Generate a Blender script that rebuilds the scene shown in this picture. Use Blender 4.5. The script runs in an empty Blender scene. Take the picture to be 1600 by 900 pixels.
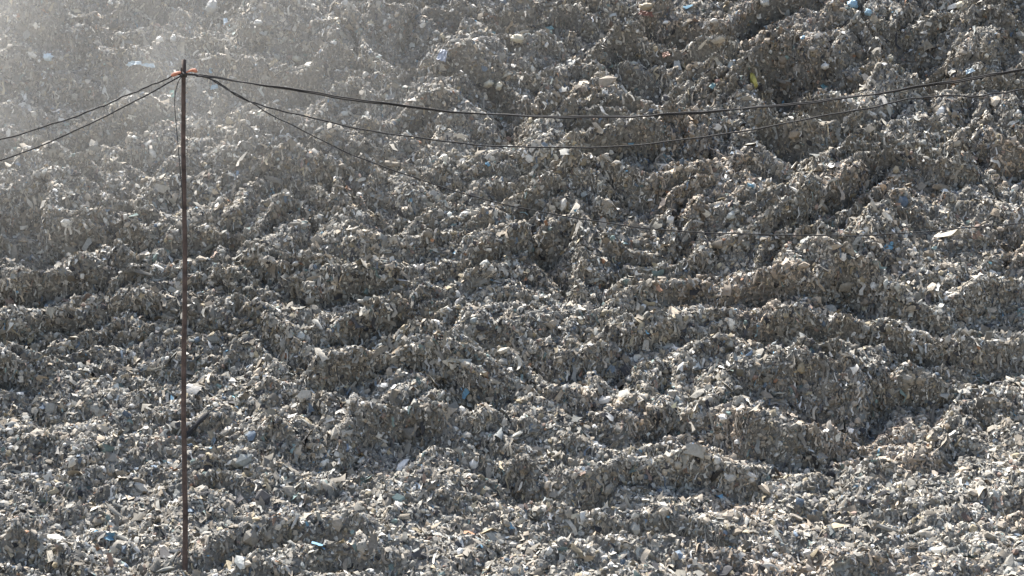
import bpy, math, random
import numpy as np
from mathutils import Vector, Matrix

# ------------------------------------------------------------------ camera, sky, sun, exposure
C = bpy.context.scene.collection
SC = bpy.context.scene
CAMZ = 7.0
F = 2787.0                                     # focal length in photograph pixels (1600 wide)
cam = bpy.data.cameras.new('camera')
cam.lens = 36 * F / 1600.0
cam.sensor_width = 36
cam.clip_start = 0.5
cam.clip_end = 6000
cam_o = bpy.data.objects.new('camera', cam)
cam_o.location = (0, 0, CAMZ)
cam_o.rotation_euler = (math.radians(90), 0, 0)
C.objects.link(cam_o)
SC.camera = cam_o

SUN_EL, SUN_AZ = 62.0, -34.0                   # azimuth from +Y (away from camera), minus = to the left
w = bpy.data.worlds.new("World")
SC.world = w
w.use_nodes = True
nt = w.node_tree
sky = nt.nodes.new('ShaderNodeTexSky')
sky.sky_type = 'NISHITA'
sky.sun_disc = False
sky.sun_elevation = math.radians(SUN_EL)
sky.sun_rotation = math.radians(SUN_AZ)
sky.air_density = 1.3
sky.dust_density = 4.0
bg = nt.nodes['Background']
bg.inputs['Strength'].default_value = 0.11
nt.links.new(sky.outputs[0], bg.inputs['Color'])
sun = bpy.data.lights.new('sun', 'SUN')
sun.energy = 5.0
sun.angle = math.radians(0.6)
sun.color = (1.0, 0.955, 0.88)
sun_o = bpy.data.objects.new('sun', sun)
a, e = math.radians(SUN_AZ), math.radians(SUN_EL)
SDIR = Vector((math.sin(a) * math.cos(e), math.cos(a) * math.cos(e), math.sin(e)))
sun_o.rotation_euler = SDIR.to_track_quat('Z', 'Y').to_euler()
sun_o.location = (0, 30, 60)
C.objects.link(sun_o)
vs = SC.view_settings
vs.view_transform = 'Standard'
vs.look = 'None'
vs.gamma = 1
vs.exposure = 1.22
vs.use_curve_mapping = False
SC.cycles.max_bounces = 8
SC.cycles.volume_bounces = 2

R = np.random.default_rng(11)

# ------------------------------------------------------------------ helpers
def tag(o, label=None, cat=None, group=None, kind=None):
    if label: o['label'] = label
    if cat: o['category'] = cat
    if group: o['group'] = group
    if kind: o['kind'] = kind
    return o

def mesh_obj(name, verts, faces, mat, parent=None, smooth=False):
    me = bpy.data.meshes.new(name)
    me.from_pydata([tuple(v) for v in verts], [], [tuple(f) for f in faces])
    me.update()
    if smooth:
        me.polygons.foreach_set('use_smooth', [True] * len(me.polygons))
    me.materials.append(mat)
    o = bpy.data.objects.new(name, me)
    C.objects.link(o)
    if parent: o.parent = parent
    return o

def np_mesh(name, V, Q, mat, n=4, col=None, smooth=False):
    me = bpy.data.meshes.new(name)
    me.vertices.add(len(V)); me.vertices.foreach_set('co', V.astype(np.float32).ravel())
    Q = np.ascontiguousarray(Q, dtype=np.int32)
    me.loops.add(Q.size); me.loops.foreach_set('vertex_index', Q.ravel())
    me.polygons.add(len(Q))
    me.polygons.foreach_set('loop_start', np.arange(0, Q.size, n, dtype=np.int32))
    me.polygons.foreach_set('use_smooth', np.full(len(Q), smooth))
    if col is not None:
        at = me.attributes.new('tint', 'FLOAT_COLOR', 'POINT')
        c4 = np.ones((len(V), 4), np.float32); c4[:, :3] = col
        at.data.foreach_set('color', c4.ravel())
    me.update(calc_edges=True)
    me.materials.append(mat)
    o = bpy.data.objects.new(name, me)
    C.objects.link(o)
    return o

def hsh(ix, iy, seed):
    h = (ix.astype(np.int64) * 374761393 + iy.astype(np.int64) * 668265263 + seed * 974634777) & 0xffffffff
    h = ((h ^ (h >> 13)) * 1274126177) & 0xffffffff
    return ((h ^ (h >> 16)) & 0xffffff) / float(0xffffff)

def gnoise(x, y, seed=0):                      # gradient noise about -1..1
    ix, iy = np.floor(x), np.floor(y)
    fx, fy = x - ix, y - iy
    u, v = fx * fx * fx * (fx * (fx * 6 - 15) + 10), fy * fy * fy * (fy * (fy * 6 - 15) + 10)
    r = []
    for dx, dy in ((0, 0), (1, 0), (0, 1), (1, 1)):
        an = hsh(ix + dx, iy + dy, seed) * 2 * math.pi
        r.append(np.cos(an) * (fx - dx) + np.sin(an) * (fy - dy))
    return 1.5 * ((r[0] * (1 - u) + r[1] * u) * (1 - v) + (r[2] * (1 - u) + r[3] * u) * v)

# ------------------------------------------------------------------ materials
def pmat(name, rgb, rough=0.85, var=0.25, scale=6.0, bump=0.2, metal=0.0, spec=0.3, trans=0.0, tint=False, rgb2=None):
    m = bpy.data.materials.new(name); m.use_nodes = True
    t = m.node_tree; b = t.nodes['Principled BSDF']; L = t.links
    b.inputs['Roughness'].default_value = rough
    b.inputs['Metallic'].default_value = metal
    b.inputs['Specular IOR Level'].default_value = spec
    tc = t.nodes.new('ShaderNodeTexCoord')
    ns = t.nodes.new('ShaderNodeTexNoise')
    ns.inputs['Scale'].default_value = scale
    ns.inputs['Detail'].default_value = 8
    ns.inputs['Roughness'].default_value = 0.65
    L.new(tc.outputs['Object'], ns.inputs['Vector'])
    mr = t.nodes.new('ShaderNodeMapRange')
    mr.inputs['From Min'].default_value = 0.3; mr.inputs['From Max'].default_value = 0.7
    L.new(ns.outputs['Fac'], mr.inputs['Value'])
    mix = t.nodes.new('ShaderNodeMix'); mix.data_type = 'RGBA'
    L.new(mr.outputs['Result'], mix.inputs['Factor'])
    if tint:
        at = t.nodes.new('ShaderNodeAttribute'); at.attribute_name = 'tint'
        mul = t.nodes.new('ShaderNodeMix'); mul.data_type = 'RGBA'; mul.blend_type = 'MULTIPLY'
        mul.inputs['Factor'].default_value = 1.0
        mul.inputs[7].default_value = (1 - var, 1 - var, 1 - var, 1)
        L.new(at.outputs['Color'], mul.inputs[6])
        L.new(mul.outputs[2], mix.inputs[6])
        L.new(at.outputs['Color'], mix.inputs[7])
    else:
        c2 = rgb2 or [min(1, c * (1 + var)) for c in rgb]
        mix.inputs[6].default_value = (*[c * (1 - var) for c in rgb], 1)
        mix.inputs[7].default_value = (*c2, 1)
    L.new(mix.outputs[2], b.inputs['Base Color'])
    if bump:
        bp = t.nodes.new('ShaderNodeBump')
        bp.inputs['Strength'].default_value = bump
        bp.inputs['Distance'].default_value = 0.03
        L.new(ns.outputs['Fac'], bp.inputs['Height'])
        L.new(bp.outputs['Normal'], b.inputs['Normal'])
    return m

M_WASTE = pmat('packed_waste', (0.15, 0.145, 0.135), 0.95, 0.5, 9, 0.9, rgb2=(0.27, 0.26, 0.24))
M_PIECE = pmat('loose_waste', (1, 1, 1), 0.8, 0.35, 14, 0.4, tint=True)
M_GROUND = pmat('dusty_ground', (0.2, 0.18, 0.15), 0.95, 0.3, 1.5, 0.5)

# ------------------------------------------------------------------ the waste hill
Y0 = 36.0
def spacing(core, step, far, grow=1.12):
    out = [core]; s = step
    while out[-1] < far:
        s *= grow; out.append(out[-1] + s)
    return out[1:]
xr = spacing(24.5, 0.07, 210)
XS = np.array([-v for v in xr[::-1]] + list(np.arange(-24.5, 24.501, 0.07)) + xr)
YS = np.array(list(np.arange(Y0 - 2, 76.0, 0.058)) + spacing(76.0, 0.058, 230))
# profile: gentle apron, then the steep face, then the plateau
yy = np.linspace(Y0 - 2, 260, 6000)
def sst(a_, b_, v): 
    t_ = np.clip((v - a_) / (b_ - a_), 0, 1); return t_ * t_ * (3 - 2 * t_)
sl = 0.14 + 0.60 * sst(37, 52, yy) - 0.72 * sst(78, 92, yy)
zz = np.concatenate([[0], np.cumsum((sl[1:] + sl[:-1]) / 2 * np.diff(yy))]) - 0.25
def prof(y): return np.interp(y, yy, zz)
def pslope(y): return np.interp(y, yy, sl)
rows_y = 450 - (zz - CAMZ) / yy * F            # photo row of each profile point
vis = yy < 76
def row_to_y(r): return np.interp(-np.asarray(r), -rows_y[vis], yy[vis])

def saw(t, sharp=0.22):                        # rises slowly, drops fast on the downhill side
    f = t - np.floor(t)
    return np.where(f < sharp, sst(0, sharp, f), 1 - (f - sharp) / (1 - sharp))

# big humps (+) and hollows (-) read off the photograph: column, row, half width, half height, size in m
SPOTS = [(70, 112, 85, 58, 3.2), (120, 45, 60, 36, -1.8), (225, 95, 60, 45, 0.4), (430, 60, 85, 38, 2.1), (460, 82, 60, 28, -0.9),
         (560, 120, 75, 60, 1.2), (640, 75, 45, 35, -1.4), (740, 110, 60, 60, 1.2), (900, 35, 60, 30, -0.8), (870, 75, 60, 20, -0.6),
         (1065, 45, 70, 25, -1.1), (1020, 120, 60, 35, -1.4), (1140, 140, 65, 35, 1.4), (1225, 115, 42, 38, -2.0),
         (1440, 85, 48, 45, -2.2), (1460, 20, 60, 35, -1.0), (1530, 55, 60, 24, 0.8), (1420, 130, 70, 24, 1.0), (1310, 70, 60, 30, 0.7),
         (960, 150, 60, 25, 0.9), (1320, 130, 40, 24, -0.9), (330, 60, 50, 45, -0.8), (350, 150, 60, 40, -1.0)]

def disp(X, Y):
    S = Y * 1.25                                # distance along the slope, roughly
    wx = gnoise(X / 5.0, S / 5.0, 1) * 1.6 + gnoise(X / 1.7, S / 1.7, 2) * 0.5
    wy = gnoise(X / 5.0, S / 5.0, 3) * 1.6 + gnoise(X / 1.7, S / 1.7, 4) * 0.5
    U, W = X + wx, S + wy
    d = 0.7 * gnoise(X / 11, S / 9, 5)
    d += 1.2 * (np.abs(gnoise(U / 4.3, W / 2.5, 6)) - 0.3)
    m1 = sst(-0.25, 0.35, gnoise(X / 6, S / 6, 7))
    d += 1.35 * m1 * (saw(W / 3.3 + 0.9 * gnoise(X / 5, S / 7, 8), 0.14) - 0.5)
    d += (0.42 + 0.28 * sst(50, 58, Y)) * (saw(W / 1.5 + 1.6 * gnoise(X / 2.6, S / 3, 9)) - 0.5) * sst(-0.4, 0.2, gnoise(X / 3.1, S / 3.1, 10))
    d += 0.62 * (np.abs(gnoise(U / 1.7, W / 1.1, 11)) - 0.3)
    d += 0.36 * (np.abs(gnoise(U / 0.75, W / 0.55, 12)) - 0.3)
    d += 0.22 * (saw(W / 0.62 + 1.2 * gnoise(X / 0.9, S / 1.5, 21)) - 0.5) * sst(-0.3, 0.3, gnoise(X / 1.4, S / 1.4, 22))
    d += 0.17 * (np.abs(gnoise(X / 0.33, S / 0.3, 13)) - 0.3)
    d += 0.04 * gnoise(X / 0.15, S / 0.15, 14)
    for c, r, hw, hh, amp in SPOTS:
        amp *= 0.72
        y_ = float(row_to_y(r)); x_ = (c - 800) / F * y_
        rx = hw / F * y_
        ry = abs(float(row_to_y(r - hh)) - float(row_to_y(r + hh))) / 2
        q = ((X - x_) / rx) ** 2 + ((Y - y_) / ry) ** 2
        if amp > 0:                            # a lobe that drops off at its foot
            d += amp * np.exp(-q) * (0.6 + 0.4 * np.tanh((Y - y_ + 0.4 * ry) / (0.4 * ry)))
        else:                                  # a scooped hollow under a crest
            d += amp * np.exp(-q ** 1.5)
    return d * sst(Y0 - 2, Y0 + 6, Y) ** 0.7 * (0.55 + 0.45 * sst(40, 56, Y))

X, Y = np.meshgrid(XS, YS)
D = disp(X, Y)
SLP = pslope(Y); ln = np.sqrt(1 + SLP ** 2)
PX = X
PY = Y - D * SLP / ln
PZ = prof(Y) + D / ln
nx_, ny_ = len(XS), len(YS)
idx = np.arange(nx_ * ny_).reshape(ny_, nx_)
Q = np.stack([idx[:-1, :-1], idx[:-1, 1:], idx[1:, 1:], idx[1:, :-1]], -1).reshape(-1, 4)
HV = np.stack([PX, PY, PZ], -1)
hill = np_mesh('hill', HV.reshape(-1, 3), Q, M_WASTE, smooth=False)
tag(hill, 'steep grey hill of packed landfill waste filling the view', 'hill', kind='structure')
g = mesh_obj('ground', [(-3000, -3000, 0), (3000, -3000, 0), (3000, 3000, 0), (-3000, 3000, 0)], [(0, 1, 2, 3)], M_GROUND)
tag(g, 'flat dusty ground in front of the waste hill', 'ground', kind='structure')

dX = np.gradient(HV, axis=1); dY = np.gradient(HV, axis=0)
NRM = np.cross(dX, dY)
AREA = np.linalg.norm(NRM, axis=2) / (np.gradient(XS)[None, :] * np.gradient(YS)[:, None])
NRM /= np.linalg.norm(NRM, axis=2, keepdims=True) + 1e-9
def on_hill(x, y):
    ix = np.clip(np.searchsorted(XS, x) - 1, 0, nx_ - 2); iy = np.clip(np.searchsorted(YS, y) - 1, 0, ny_ - 2)
    fx = ((x - XS[ix]) / (XS[ix + 1] - XS[ix]))[:, None]; fy = ((y - YS[iy]) / (YS[iy + 1] - YS[iy]))[:, None]
    P = (HV[iy, ix] * (1 - fx) + HV[iy, ix + 1] * fx) * (1 - fy) + (HV[iy + 1, ix] * (1 - fx) + HV[iy + 1, ix + 1] * fx) * fy
    return P, NRM[iy, ix]
bpy.context.view_layer.update()
def spot_on_hill(c, r):                        # the surface of the hill seen from the camera towards a place of the photograph
    d_ = Vector(((c - 800) / F, 1, (450 - r) / F)).normalized()
    ok, p_, n_, _ = hill.ray_cast(Vector((0, 0, CAMZ)), d_)
    return p_, (n_ if n_.dot(d_) < 0 else -n_)

# ------------------------------------------------------------------ loose waste (nobody could count it)
def palette(n, P):
    p = R.random(n); c = np.empty((n, 3))
    tone = np.exp(R.normal(0, 0.30, n))[:, None]
    base = np.array([0.305, 0.285, 0.248]) * tone
    warm = R.normal(0, 0.05, (n, 1)); base = base * np.concatenate([1 + warm, np.ones((n, 1)), 1 - warm], 1)
    q1 = gnoise(P[:, 0] / 3.2, P[:, 1] / 2.4, 31)[:, None]; q2 = gnoise(P[:, 0] / 1.3, P[:, 1] / 1.0, 32)[:, None]
    base = base * np.exp(0.30 * q1 + 0.16 * q2)      # ashier and muckier patches
    q3 = sst(0.05, 0.5, gnoise(P[:, 0] / 4.0, P[:, 1] / 2.2, 33))[:, None] * sst(-2, 6, P[:, 0])[:, None]
    base = base * (1 + q3 * np.array([0.07, -0.01, -0.06]))
    c[:] = base
    def put(lo, hi, rgb, s=0.25):
        k = (p >= lo) & (p < hi)
        c[k] = np.array(rgb) * np.exp(R.normal(0, s, (k.sum(), 1)))
    put(0.00, 0.065, (0.52, 0.50, 0.46)); put(0.065, 0.10, (0.68, 0.67, 0.64), 0.1)
    put(0.10, 0.16, (0.07, 0.07, 0.075)); put(0.19, 0.205, (0.27, 0.20, 0.165)); put(0.225, 0.237, (0.15, 0.19, 0.24))
    put(0.245, 0.255, (0.19, 0.25, 0.24)); put(0.255, 0.258, (0.38, 0.22, 0.14)); put(0.262, 0.2635, (0.20, 0.38, 0.52))
    put(0.266, 0.30, (0.36, 0.31, 0.22))
    return np.clip(c, 0.015, 0.8)

def spread(n):                                 # steep faces get as many per square metre as flat ones
    k = n * 4
    c = R.uniform(-170, 1770, k); r = R.uniform(-70, 980, k)
    y = row_to_y(r); x = (c - 800) / F * y
    x += R.normal(0, 0.25, k); y = np.clip(y + R.normal(0, 0.2, k), Y0, 90)
    ix = np.clip(np.searchsorted(XS, x) - 1, 0, nx_ - 2); iy = np.clip(np.searchsorted(YS, y) - 1, 0, ny_ - 2)
    keep = np.flatnonzero(R.random(k) * 5.0 < AREA[iy, ix])
    keep = np.resize(keep, n)
    return on_hill(x[keep] + R.normal(0, 0.02, n), y[keep] + R.normal(0, 0.02, n))

def frames(n, N, jit):
    A = N + R.normal(0, jit, (n, 3)); A /= np.linalg.norm(A, axis=1, keepdims=True)
    B = R.normal(0, 1, (n, 3)); B -= A * (A * B).sum(1, keepdims=True); B /= np.linalg.norm(B, axis=1, keepdims=True)
    return A, B, np.cross(A, B)

def scraps(n, smed):
    P, N = spread(n); A, B, T = frames(n, N, 0.42)
    s = np.clip(smed * np.exp(R.normal(0, 0.5, n)), 0.02, 0.36)
    s = np.where(R.random(n) < 0.02, s * 1.45, s)
    asp = np.exp(R.normal(0, 0.35, n))
    g_ = np.array([(i, j) for j in (-1, 0, 1) for i in (-1, 0, 1)], float) * 0.5
    u = g_[None, :, 0] + R.normal(0, 0.13, (n, 9)); v = g_[None, :, 1] + R.normal(0, 0.13, (n, 9))
    h = R.normal(0, 0.2, (n, 9)); h[:, 4] += 0.2
    V = P[:, None] + N[:, None] * (s * 0.18)[:, None, None] + s[:, None, None] * (
        (u * asp[:, None])[..., None] * B[:, None] + (v / asp[:, None])[..., None] * T[:, None] + h[..., None] * A[:, None])
    f = np.array([(0, 1, 4, 3), (1, 2, 5, 4), (3, 4, 7, 6), (4, 5, 8, 7)])
    Qs = (np.arange(n)[:, None, None] * 9 + f[None]).reshape(-1, 4)
    return V.reshape(-1, 3), Qs, np.repeat(palette(n, P), 9, 0)

def lumps(n, smed):
    ph = (1 + 5 ** .5) / 2
    ico = np.array([(-1, ph, 0), (1, ph, 0), (-1, -ph, 0), (1, -ph, 0), (0, -1, ph), (0, 1, ph), (0, -1, -ph), (0, 1, -ph),
                    (ph, 0, -1), (ph, 0, 1), (-ph, 0, -1), (-ph, 0, 1)]) / 1.9
    f = np.array([(0, 11, 5), (0, 5, 1), (0, 1, 7), (0, 7, 10), (0, 10, 11), (1, 5, 9), (5, 11, 4), (11, 10, 2), (10, 7, 6), (7, 1, 8),
                  (3, 9, 4), (3, 4, 2), (3, 2, 6), (3, 6, 8), (3, 8, 9), (4, 9, 5), (2, 4, 11), (6, 2, 10), (8, 6, 7), (9, 8, 1)])
    P, N = spread(n); A, B, T = frames(n, N, 0.3)
    s = np.clip(smed * np.exp(R.normal(0, 0.45, n)), 0.02, 0.32)
    sc = np.exp(R.normal(0, 0.3, (n, 3))) * np.array([0.65, 1, 1])
    L_ = ico[None] * sc[:, None] * np.exp(R.normal(0, 0.14, (n, 12, 1))) + R.normal(0, 0.06, (n, 12, 3))
    V = P[:, None] + N[:, None] * (s * 0.2)[:, None, None] + s[:, None, None] * (
        L_[..., :1] * A[:, None] + L_[..., 1:2] * B[:, None] + L_[..., 2:] * T[:, None])
    Fs = (np.arange(n)[:, None, None] * 12 + f[None]).reshape(-1, 3)
    return V.reshape(-1, 3), Fs, np.repeat(palette(n, P), 12, 0)

def strips(n, smed):                           # film and rags hanging down the faces
    P, N = spread(n); A, _, _ = frames(n, N, 0.35)
    G = np.tile([[0, -0.15, -1.0]], (n, 1)) + R.normal(0, 0.28, (n, 3))
    G -= A * (A * G).sum(1, keepdims=True) * 0.75; G /= np.linalg.norm(G, axis=1, keepdims=True)
    T = np.cross(A, G); T /= np.linalg.norm(T, axis=1, keepdims=True) + 1e-9
    Ln = np.clip(smed * np.exp(R.normal(0, 0.5, n)), 0.08, 0.9); wd = Ln * R.uniform(0.08, 0.26, n)
    t = np.array([0, 0, .33, .33, .66, .66, 1, 1]); sgn = np.array([-1, 1] * 4)
    off = np.repeat(R.normal(0, 0.10, (n, 4)), 2, 1)
    V = P[:, None] + Ln[:, None, None] * (t[None, :, None] * G[:, None] + off[..., None] * T[:, None]) \
        + (wd[:, None] * sgn[None] * (0.5 + R.normal(0, 0.12, (n, 8))))[..., None] * T[:, None] \
        + (0.03 + 0.09 * Ln[:, None] * R.normal(0.3, 1, (n, 8)))[..., None] * A[:, None]
    f = np.array([(0, 1, 3, 2), (2, 3, 5, 4), (4, 5, 7, 6)])
    Qs = (np.arange(n)[:, None, None] * 8 + f[None]).reshape(-1, 4)
    return V.reshape(-1, 3), Qs, np.repeat(palette(n, P), 8, 0)

V, Q, c = scraps(250000, 0.062)
tag(np_mesh('waste_scraps', V, Q, M_PIECE, col=c, smooth=True), 'crumpled scraps of film and paper littering the waste hill', 'waste', kind='stuff')
V, Q, c = lumps(140000, 0.038)
tag(np_mesh('waste_lumps', V, Q, M_PIECE, n=3, col=c), 'small clods and rubbish lumps covering the waste hill', 'waste', kind='stuff')
V, Q, c = strips(220000, 0.125)
tag(np_mesh('waste_strips', V, Q, M_PIECE, col=c, smooth=True), 'torn strips and rags hanging down the waste faces', 'waste', kind='stuff')

# ------------------------------------------------------------------ single pieces that stand out
def m_plastic(name, rgb, rough=0.5): return pmat(name, rgb, rough, 0.3, 5, 0.5, spec=0.4, rgb2=[min(.9, c * 1.15) for c in rgb])
PC = {'white': (0.62, 0.60, 0.56), 'cream': (0.50, 0.46, 0.36), 'blue': (0.28, 0.42, 0.52), 'palegrey': (0.40, 0.40, 0.38),
      'yellow': (0.48, 0.42, 0.12), 'teal': (0.13, 0.24, 0.26), 'paleblue': (0.45, 0.55, 0.62), 'slate': (0.30, 0.33, 0.40),
      'orange': (0.38, 0.23, 0.17), 'tan': (0.33, 0.28, 0.20), 'green': (0.20, 0.36, 0.30), 'brown': (0.20, 0.10, 0.08)}
PM = {k: m_plastic(k + '_plastic', v) for k, v in PC.items()}

def blob(w_, h_, d_, seed, crumple=0.30, tie=False):
    rr = random.Random(seed); nu, nv = 20, 14; vs_, fs = [], []
    ox = rr.uniform(0, 50)
    for j in range(nv + 1):
        th = math.pi * j / nv
        for i in range(nu):
            p_ = 2 * math.pi * i / nu
            n_ = float(gnoise(np.array([ox + 2.2 * math.cos(p_) + th]), np.array([ox + 2.2 * math.sin(p_) + 1.7 * th]), seed)[0])
            n2 = abs(float(gnoise(np.array([ox + 5 * math.cos(p_)]), np.array([5 * math.sin(p_) + 4 * th]), seed + 5)[0]))
            k = 1 + crumple * n_ - crumple * 1.1 * n2
            zc = math.cos(th)
            rad = math.sin(th) ** 0.8 * k
            if tie and th < 0.55: rad *= 0.45
            vs_.append((w_ / 2 * rad * math.cos(p_), d_ / 2 * rad * math.sin(p_), h_ / 2 * zc * k * (1.15 if tie and j == 0 else 1)))
    for j in range(nv):
        for i in range(nu):
            fs.append((j * nu + i, j * nu + (i + 1) % nu, (j + 1) * nu + (i + 1) % nu, (j + 1) * nu + i))
    return vs_, fs

def sheet(w_, h_, seed, fold=0.12, taper=0.3, bend=0.0, thick=0.012):
    nx, ny = 15, 10; top = []
    for j in range(ny):
        for i in range(nx):
            u, v = i / (nx - 1) - .5, j / (ny - 1) - .5
            n_ = gnoise(np.array([u * 5 + seed]), np.array([v * 3.0]), seed)[0]
            e_ = gnoise(np.array([u * 7 + seed]), np.array([v * 7.0 + 3]), seed + 3)[0]
            top.append((w_ * (u * (1 - taper * (v + .5)) + 0.05 * e_), fold * w_ * n_, h_ * (v + 0.10 * e_) + bend * (u * u) * w_))
    k = len(top)
    bot = [(x_, y_ + thick, z_) for x_, y_, z_ in top]
    fs = []
    for j in range(ny - 1):
        for i in range(nx - 1):
            a_ = j * nx + i
            fs.append((a_, a_ + 1, a_ + nx + 1, a_ + nx)); fs.append((a_ + k, a_ + nx + k, a_ + nx + 1 + k, a_ + 1 + k))
    edge = [i for i in range(nx)] + [j * nx + nx - 1 for j in range(1, ny)] + [(ny - 1) * nx + i for i in range(nx - 2, -1, -1)] + [j * nx for j in range(ny - 2, 0, -1)]
    for q in range(len(edge)):
        a_, b_ = edge[q], edge[(q + 1) % len(edge)]
        fs.append((b_, a_, a_ + k, b_ + k))
    return top + bot, fs

# name, category, column, row, width px, height px, shape, colour, roll (deg), label
ITEMS = [
 ('plastic_bag', 'bag', 1332, 6, 17, 15, 'tie', 'blue', 10, 'bright sky blue plastic bag at the top edge of the slope'),
 ('plastic_bag', 'bag', 1358, 19, 11, 9, 'tie', 'blue', -40, 'smaller blue bag just below the bright sky blue bag'),
 ('plastic_bottle', 'bottle', 1177, 125, 9, 21, 'blob', 'yellow', 14, 'bright yellow plastic container standing out from the grey waste'),
 ('sack', 'sack', 810, 61, 20, 12, 'blob', 'cream', -8, 'rounded cream sack high on the slope right of the dust'),
 ('sack', 'sack', 763, 130, 15, 9, 'blob', 'cream', 22, 'cream oval sack left of a smaller upright one'),
 ('sack', 'sack', 779, 134, 9, 12, 'blob', 'cream', -15, 'small upright cream sack beside a cream oval sack'),
 ('sack', 'sack', 329, 12, 16, 22, 'blob', 'palegrey', -20, 'big pale grey sack leaning at the top edge above the pole'),
 ('plastic_sheet', 'sheet', 209, 98, 24, 7, 'sheet', 'paleblue', 5, 'pale blue white plastic sheet left of the pole top'),
 ('plastic_sheet', 'sheet', 232, 101, 22, 6, 'sheet', 'paleblue', -9, 'thin pale blue film strip nearest left of the pole top'),
 ('plastic_bag', 'bag', 74, 91, 13, 11, 'tie', 'paleblue', 5, 'hazy pale blue bag in the dusty left part'),
 ('cloth_strip', 'cloth', 37, 166, 50, 13, 'bent', 'white', -16, 'long curved whitish cloth strip at the far left'),
 ('plastic_bag', 'bag', 1058, 101, 12, 17, 'sheet', 'palegrey', 4, 'flat grey beige bag hanging under an orange scrap'),
 ('plastic_scrap', 'scrap', 1041, 84, 13, 8, 'sheet', 'orange', 20, 'faded orange scrap above a flat grey beige bag'),
 ('plastic_scrap', 'scrap', 1120, 127, 11, 8, 'blob', 'orange', 30, 'dull orange crumpled scrap left of the yellow container'),
 ('plastic_scrap', 'scrap', 1111, 134, 8, 10, 'sheet', 'teal', -35, 'dark teal scrap lying next to the dull orange scrap'),
 ('plastic_scrap', 'scrap', 857, 43, 14, 7, 'sheet', 'teal', 15, 'teal film scrap right of the rounded cream sack'),
 ('plastic_scrap', 'scrap', 769, 51, 12, 7, 'sheet', 'teal', -8, 'teal film scrap left of the rounded cream sack'),
 ('cloth', 'cloth', 693, 86, 15, 21, 'sheet', 'slate', -15, 'slate blue and whitish rag hanging at the edge of the dust'),
 ('sack', 'sack', 893, 102, 15, 14, 'blob', 'palegrey', 12, 'round grey sack in the middle of the slope'),
 ('sack', 'sack', 1194, 3, 14, 12, 'blob', 'palegrey', 0, 'light grey round sack at the top edge left of the blue bags'),
 ('plastic_bag', 'bag', 852, 70, 5, 9, 'tie', 'white', -25, 'tiny white bag with a tail right of the rounded cream sack'),
 ('plastic_scrap', 'scrap', 758, 78, 5, 4, 'blob', 'white', 0, 'tiny bright white scrap right of the slate blue rag'),
 ('board', 'board', 945, 146, 9, 17, 'sheet', 'palegrey', -15, 'pale grey upright board above the long cable'),
 ('plastic_scrap', 'scrap', 940, 170, 5, 12, 'sheet', 'white', 15, 'narrow white scrap just above the cable in the centre'),
 ('sack', 'sack', 1012, 10, 20, 10, 'blob', 'tan', 5, 'tan flattened sack near the top edge in the centre right'),
 ('cloth', 'cloth', 1010, 20, 24, 8, 'sheet', 'brown', -10, 'dark reddish brown rag below the tan flattened sack'),
 ('plastic_scrap', 'scrap', 1289, 103, 12, 9, 'blob', 'white', 12, 'whitish lump on a crest between the yellow container and the cables'),
 ('sack', 'sack', 1502, 9, 11, 11, 'blob', 'cream', 10, 'yellowish round sack near the top right corner'),
 ('sack', 'sack', 1390, 91, 9, 10, 'blob', 'cream', -10, 'small cream sack hanging in the big dark hollow'),
 ('plastic_sheet', 'sheet', 1515, 110, 15, 7, 'sheet', 'paleblue', 20, 'pale blue film scrap just above the upper right cable'),
 ('plastic_scrap', 'scrap', 1288, 135, 12, 8, 'sheet', 'teal', -40, 'dull teal film scrap at the crest left of the right cables'),
 ('plastic_scrap', 'scrap', 336, 135, 13, 8, 'sheet', 'blue', 6, 'faded blue film scrap right of the pole below the cable knot'),
 ('plastic_scrap', 'scrap', 267, 148, 9, 14, 'sheet', 'green', 10, 'pale green film scrap left of the pole by the loose wire'),
 ('plastic_sheet', 'sheet', 354, 34, 8, 15, 'sheet', 'paleblue', 15, 'pale bluish sheet hanging below the big pale grey sack'),
 ('plastic_scrap', 'scrap', 324, 91, 17, 4, 'sheet', 'white', 12, 'thin white scrap lying right of the pole top'),
 ('sack', 'sack', 404, 36, 12, 8, 'blob', 'palegrey', -5, 'grey sack on the hazy crest right of the pole'),
 ('plastic_scrap', 'scrap', 463, 92, 14, 8, 'blob', 'cream', -20, 'pale cream crumpled scrap on the small hazy crest'),
 ('wood_board', 'board', 425, 99, 18, 6, 'sheet', 'tan', 38, 'slanting tan board on the hazy hummock above the cables'),
 ('wood_board', 'board', 361, 46, 24, 6, 'sheet', 'palegrey', 28, 'slanting grey board below the pale bluish sheet'),
 ('sack', 'sack', 250, 64, 11, 9, 'blob', 'white', 25, 'dusty white sack straight above the pole'),
 ('sack', 'sack', 271, 60, 8, 12, 'blob', 'palegrey', -8, 'upright dusty sack right of the dusty white sack'),
 ('sack', 'sack', 187, 53, 7, 6, 'blob', 'palegrey', 0, 'small round dusty ball of waste in the left crest'),
]
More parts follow.
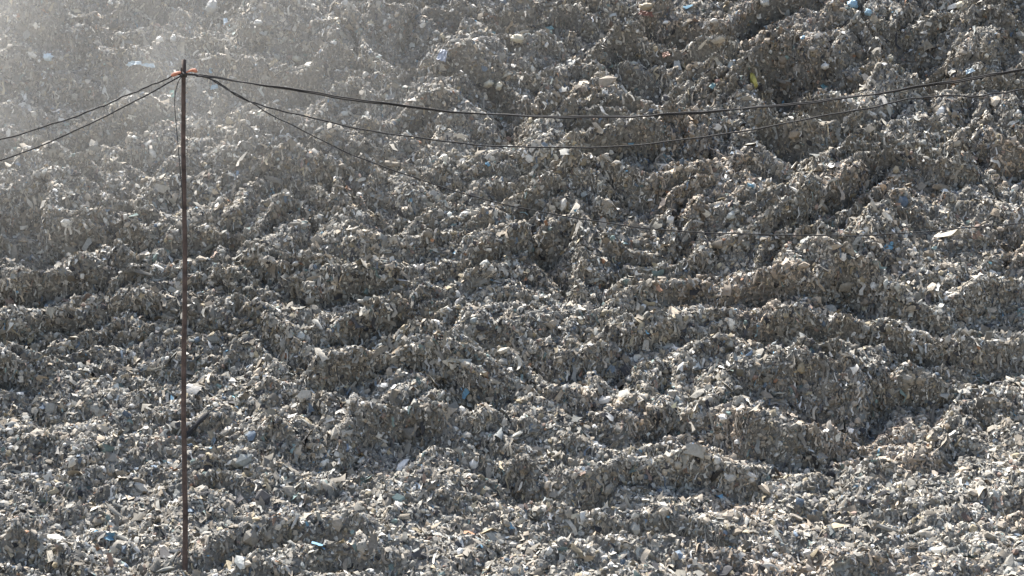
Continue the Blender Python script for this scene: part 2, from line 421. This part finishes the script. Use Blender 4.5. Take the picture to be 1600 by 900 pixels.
for k, (nm, ct, c_, r_, wpx, hpx, shp, colr, roll, lab) in enumerate(ITEMS):
    P_, N_ = spot_on_hill(c_, r_)
    m_ = P_.y / F
    W_, H_ = wpx * m_, hpx * m_
    if shp in ('blob', 'tie'):
        v_, f_ = blob(W_ * 1.1, H_ * 1.1, max(0.12, min(W_, H_)), k + 3, 0.42, shp == 'tie')
    else:
        v_, f_ = sheet(W_, H_, k + 3, 0.10, 0.25 if 'board' not in nm else 0.04, -0.9 if shp == 'bent' else 0, 0.012 if 'board' not in nm else 0.04)
    o = mesh_obj(nm, v_, f_, PM[colr], smooth=shp in ('blob', 'tie'))
    o.location = P_ + N_ * 0.06 - (P_ - Vector((0, 0, CAMZ))).normalized() * 0.22
    tilt = -0.5 if shp not in ('blob', 'tie') else -0.15
    o.rotation_euler = (tilt, math.radians(-roll), random.Random(k).uniform(-.3, .3))
    tag(o, lab, ct)

# ------------------------------------------------------------------ pole and cables
PD = 40.0
def at(c_, r_, y=PD): return Vector(((c_ - 800) / F * y, y, CAMZ + (450 - r_) / F * y))
M_RUST = pmat('rusty_steel', (0.055, 0.042, 0.038), 0.75, 0.4, 3.5, 0.8, metal=0.1, rgb2=(0.135, 0.095, 0.08))
M_IRON = pmat('dark_iron', (0.045, 0.042, 0.04), 0.6, 0.3, 20, 0.3, metal=0.4)
M_CABLE = pmat('black_cable', (0.022, 0.022, 0.024), 0.65, 0.2, 30, 0.1, spec=0.25)
M_ORANGE = pmat('orange_insulation', (0.50, 0.17, 0.09), 0.6, 0.3, 20, 0.4, rgb2=(0.58, 0.28, 0.19))

def tube_geo(pts, rad, n=8, cap=True):
    pts = [Vector(p) for p in pts]; vs_, fs = [], []
    rads = rad if isinstance(rad, (list, tuple)) else [rad] * len(pts)
    for i, p in enumerate(pts):
        t = (pts[min(i + 1, len(pts) - 1)] - pts[max(i - 1, 0)]).normalized()
        a_ = t.cross(Vector((0, 1, 0.001)) if abs(t.y) < 0.9 else Vector((0, 0, 1))).normalized(); b_ = t.cross(a_)
        for k in range(n):
            q = 2 * math.pi * k / n
            vs_.append(p + (a_ * math.cos(q) + b_ * math.sin(q)) * rads[i])
    for i in range(len(pts) - 1):
        for k in range(n):
            fs.append((i * n + k, i * n + (k + 1) % n, (i + 1) * n + (k + 1) % n, (i + 1) * n + k))
    if cap:
        fs.append(tuple(range(n))[::-1]); fs.append(tuple((len(pts) - 1) * n + k for k in range(n)))
    return vs_, fs

def catmull(P_, seg=10):
    P_ = [Vector(p) for p in P_]; P_ = [P_[0] * 2 - P_[1]] + P_ + [P_[-1] * 2 - P_[-2]]; out = []
    for i in range(1, len(P_) - 2):
        a_, b_, c_, d_ = P_[i - 1:i + 3]
        for s in range(seg):
            t = s / seg
            out.append(0.5 * ((2 * b_) + (c_ - a_) * t + (2 * a_ - 5 * b_ + 4 * c_ - d_) * t * t + (3 * b_ - a_ - 3 * c_ + d_) * t ** 3))
    out.append(P_[-2]); return out

pole = bpy.data.objects.new('utility_pole', None); C.objects.link(pole)
base = at(288.5, 0); base.z = 0.0
top = at(287.5, 93)
pole.location = base
tag(pole, 'rusty dark steel utility pole carrying black cables and orange ends', 'utility pole')
def part(name, geo, mat, smooth=True):
    v_, f_ = geo
    return mesh_obj(name, [Vector(p) - base for p in v_], f_, mat, pole, smooth)
n = 30
part('shaft', tube_geo([base + Vector((0, 0, -0.3))] + [base.lerp(top, i / n) + Vector((0.016 * math.sin(i * 0.21 * 2) + 0.004 * math.sin(i * 1.7), 0, 0)) for i in range(1, n + 1)],
                       [0.064] + [0.062 - 0.013 * i / n for i in range(1, n + 1)], 14), M_RUST)
kx = at(287.5, 116.5)
part('cross_arm', tube_geo([at(283, 114.5, PD - .09), at(290, 116, PD - .09), at(302, 116.5, PD - .09)], [0.022, 0.03, 0.02], 8), M_IRON)
part('clamp', tube_geo([kx + Vector((0, 0, -0.06)), kx + Vector((0, 0, 0.06))], 0.072, 14), M_IRON)
part('pin', tube_geo([at(283, 116, PD - .07), at(282.8, 105, PD - .07)], 0.016, 8), M_IRON)
part('insulator', tube_geo(catmull([at(267.5, 118.5, PD - .1), at(272, 116.5, PD - .1), at(277, 114.6, PD - .1), at(283, 113, PD - .1)], 4),
                           [.018, .03, .035, .04, .045, .042, .046, .042, .038, .034, .03, .026, .02], 8), M_ORANGE)
part('insulator', tube_geo(catmull([at(291, 113.2, PD - .1), at(297, 110.6, PD - .1), at(303, 109.8, PD - .1), at(308, 112.5, PD - .1)], 4),
                           [.014, .016, .02, .022, .028, .03, .034, .036, .042, .046, .04, .03, .018], 8), M_ORANGE)

def cable(name, pts, rad, label, wob=0.012, twist=False, seg=14):
    P_ = catmull(pts, seg)
    rr = random.Random(len(pts) + int(rad * 1e4) + len(label))
    ph = rr.uniform(0, 6)
    P_ = [p + Vector((0, 0, wob * (math.sin(i * 0.31 + ph) + 0.4 * math.sin(i * 0.83 + 2 * ph)))) for i, p in enumerate(P_)]
    if twist:
        V_, F_ = [], []
        for q in (0, math.pi):
            pp = [p + Vector((0, 0.6 + 0.2 * math.cos(i * 0.13), math.sin(i * 0.09 + 0.8 * math.sin(i * 0.05)))) * (rad if q else -rad) * 0.8 for i, p in enumerate(P_)]
            v_, f_ = tube_geo(pp, rad * 0.85, 7)
            F_ += [tuple(i_ + len(V_) for i_ in ff) for ff in f_]; V_ += v_
    else:
        V_, F_ = tube_geo(P_, rad, 8)
    o = mesh_obj(name, V_, F_, M_CABLE, smooth=True)
    return tag(o, label, 'cable', 'cables strung from the utility pole')

def para(c_): return 183 - 1.72e-4 * (c_ - 940) ** 2
A_ = [(303, 116.5), (320, 119), (400, 131), (500, 147), (600, 162), (720, 175.5), (830, 181.5), (930, 183), (1010, 181), (1080, 176.5), (1185, 168), (1290, 157), (1370, 146.5), (1450, 133.5), (1530, 121), (1600, 108), (1760, 76), (1900, 45)]
cable('cable', [at(c_, r_, PD - .1) for c_, r_ in A_], 0.021, 'long twisted black cable sagging across the whole width to the right edge', twist=True, wob=0.01)
B_ = [(300, 117), (320, 119.5), (347, 133), (385, 157), (440, 172.5), (520, 192), (640, 214), (780, 228), (930, 230), (1090, 216), (1240, 190), (1350, 170), (1420, 155.5), (1470, 150), (1520, 150.5), (1560, 146), (1600, 139), (1760, 112), (1900, 88)]
cable('cable', [at(c_, r_, PD - .05) for c_, r_ in B_], 0.017, 'thin black cable rising to the right edge just under the twisted cable')
Cc = [(300, 117.5), (320, 120), (350, 136), (400, 165), (450, 193), (560, 245), (700, 295), (880, 338), (1080, 362), (1300, 368), (1500, 358), (1760, 330), (1900, 310)]
cable('cable', [at(c_, r_, PD - .12) for c_, r_ in Cc], 0.013, 'black cable dropping steepest from the pole towards the lower right')
Dd = [(284, 115.5), (268, 119.5), (240, 132), (210, 144), (180, 157), (145, 172), (100, 188), (40, 207), (-60, 232), (-200, 262)]
cable('cable', [at(c_, r_, PD - .1) for c_, r_ in Dd], 0.017, 'upper of the two black cables leaving the pole to the left')
Ee = [(285, 117), (268, 127), (230, 148), (178, 175), (120, 203), (50, 233), (-60, 272), (-200, 315)]
cable('cable', [at(c_, r_, PD - .14) for c_, r_ in Ee], 0.016, 'lower of the two black cables leaving the pole to the left', wob=0.004)
Ff = [(285, 118), (280, 125), (275.5, 138), (273, 155), (274, 180), (277, 215), (281, 260), (284.5, 300), (286, 330)]
o = cable('wire', [at(c_, r_, PD - .16) for c_, r_ in Ff], 0.009, 'slack thin wire loop hanging close along the pole', wob=0.002)
o['category'] = 'wire'

# ------------------------------------------------------------------ dust drifting in front of the left part of the slope
def dust(name, loc, rad, dens, seed, label):
    rx, ry, rz = rad
    v_ = [(x_ * rx, y_ * ry, z_ * rz) for x_ in (-1, 1) for y_ in (-1, 1) for z_ in (-1, 1)]
    f_ = [(0, 1, 3, 2), (4, 6, 7, 5), (0, 4, 5, 1), (2, 3, 7, 6), (0, 2, 6, 4), (1, 5, 7, 3)]
    m = bpy.data.materials.new(name + '_air'); m.use_nodes = True
    t = m.node_tree; L = t.links; t.nodes.remove(t.nodes['Principled BSDF'])
    N_ = t.nodes.new
    tc = N_('ShaderNodeTexCoord')
    sc_ = N_('ShaderNodeVectorMath'); sc_.operation = 'DIVIDE'; sc_.inputs[1].default_value = rad
    L.new(tc.outputs['Object'], sc_.inputs[0])
    ln_ = N_('ShaderNodeVectorMath'); ln_.operation = 'LENGTH'; L.new(sc_.outputs[0], ln_.inputs[0])
    mr = N_('ShaderNodeMapRange'); mr.interpolation_type = 'SMOOTHSTEP'
    mr.inputs['From Min'].default_value = 1.0; mr.inputs['From Max'].default_value = 0.1
    L.new(ln_.outputs['Value'], mr.inputs['Value'])
    ns = N_('ShaderNodeTexNoise'); ns.inputs['Scale'].default_value = 0.22; ns.inputs['Detail'].default_value = 4
    ns.inputs['Distortion'].default_value = 0.6
    ad = N_('ShaderNodeVectorMath'); ad.operation = 'ADD'; ad.inputs[1].default_value = (seed * 7.3, 0, 0)
    L.new(tc.outputs['Object'], ad.inputs[0]); L.new(ad.outputs[0], ns.inputs['Vector'])
    m2 = N_('ShaderNodeMapRange'); m2.inputs['From Min'].default_value = 0.40; m2.inputs['From Max'].default_value = 0.62
    m2.inputs['To Min'].default_value = 0.45; m2.inputs['To Max'].default_value = 1.5
    L.new(ns.outputs['Fac'], m2.inputs['Value'])
    mu = N_('ShaderNodeMath'); mu.operation = 'MULTIPLY'; L.new(mr.outputs[0], mu.inputs[0]); L.new(m2.outputs[0], mu.inputs[1])
    mv = N_('ShaderNodeMath'); mv.operation = 'MULTIPLY'; mv.inputs[1].default_value = dens; L.new(mu.outputs[0], mv.inputs[0])
    pv = N_('ShaderNodeVolumePrincipled')
    pv.inputs['Color'].default_value = (0.92, 0.925, 0.91, 1)
    pv.inputs['Anisotropy'].default_value = 0.2
    L.new(mv.outputs[0], pv.inputs['Density'])
    L.new(pv.outputs[0], t.nodes['Material Output'].inputs['Volume'])
    o = mesh_obj(name, v_, f_, m)
    o.location = loc
    return tag(o, label, 'dust', kind='stuff')
dust('dust_haze', (-18, 54, 15.5), (25, 11, 12), 0.0150, 5, 'pale dust drifting in front of the left part of the slope')
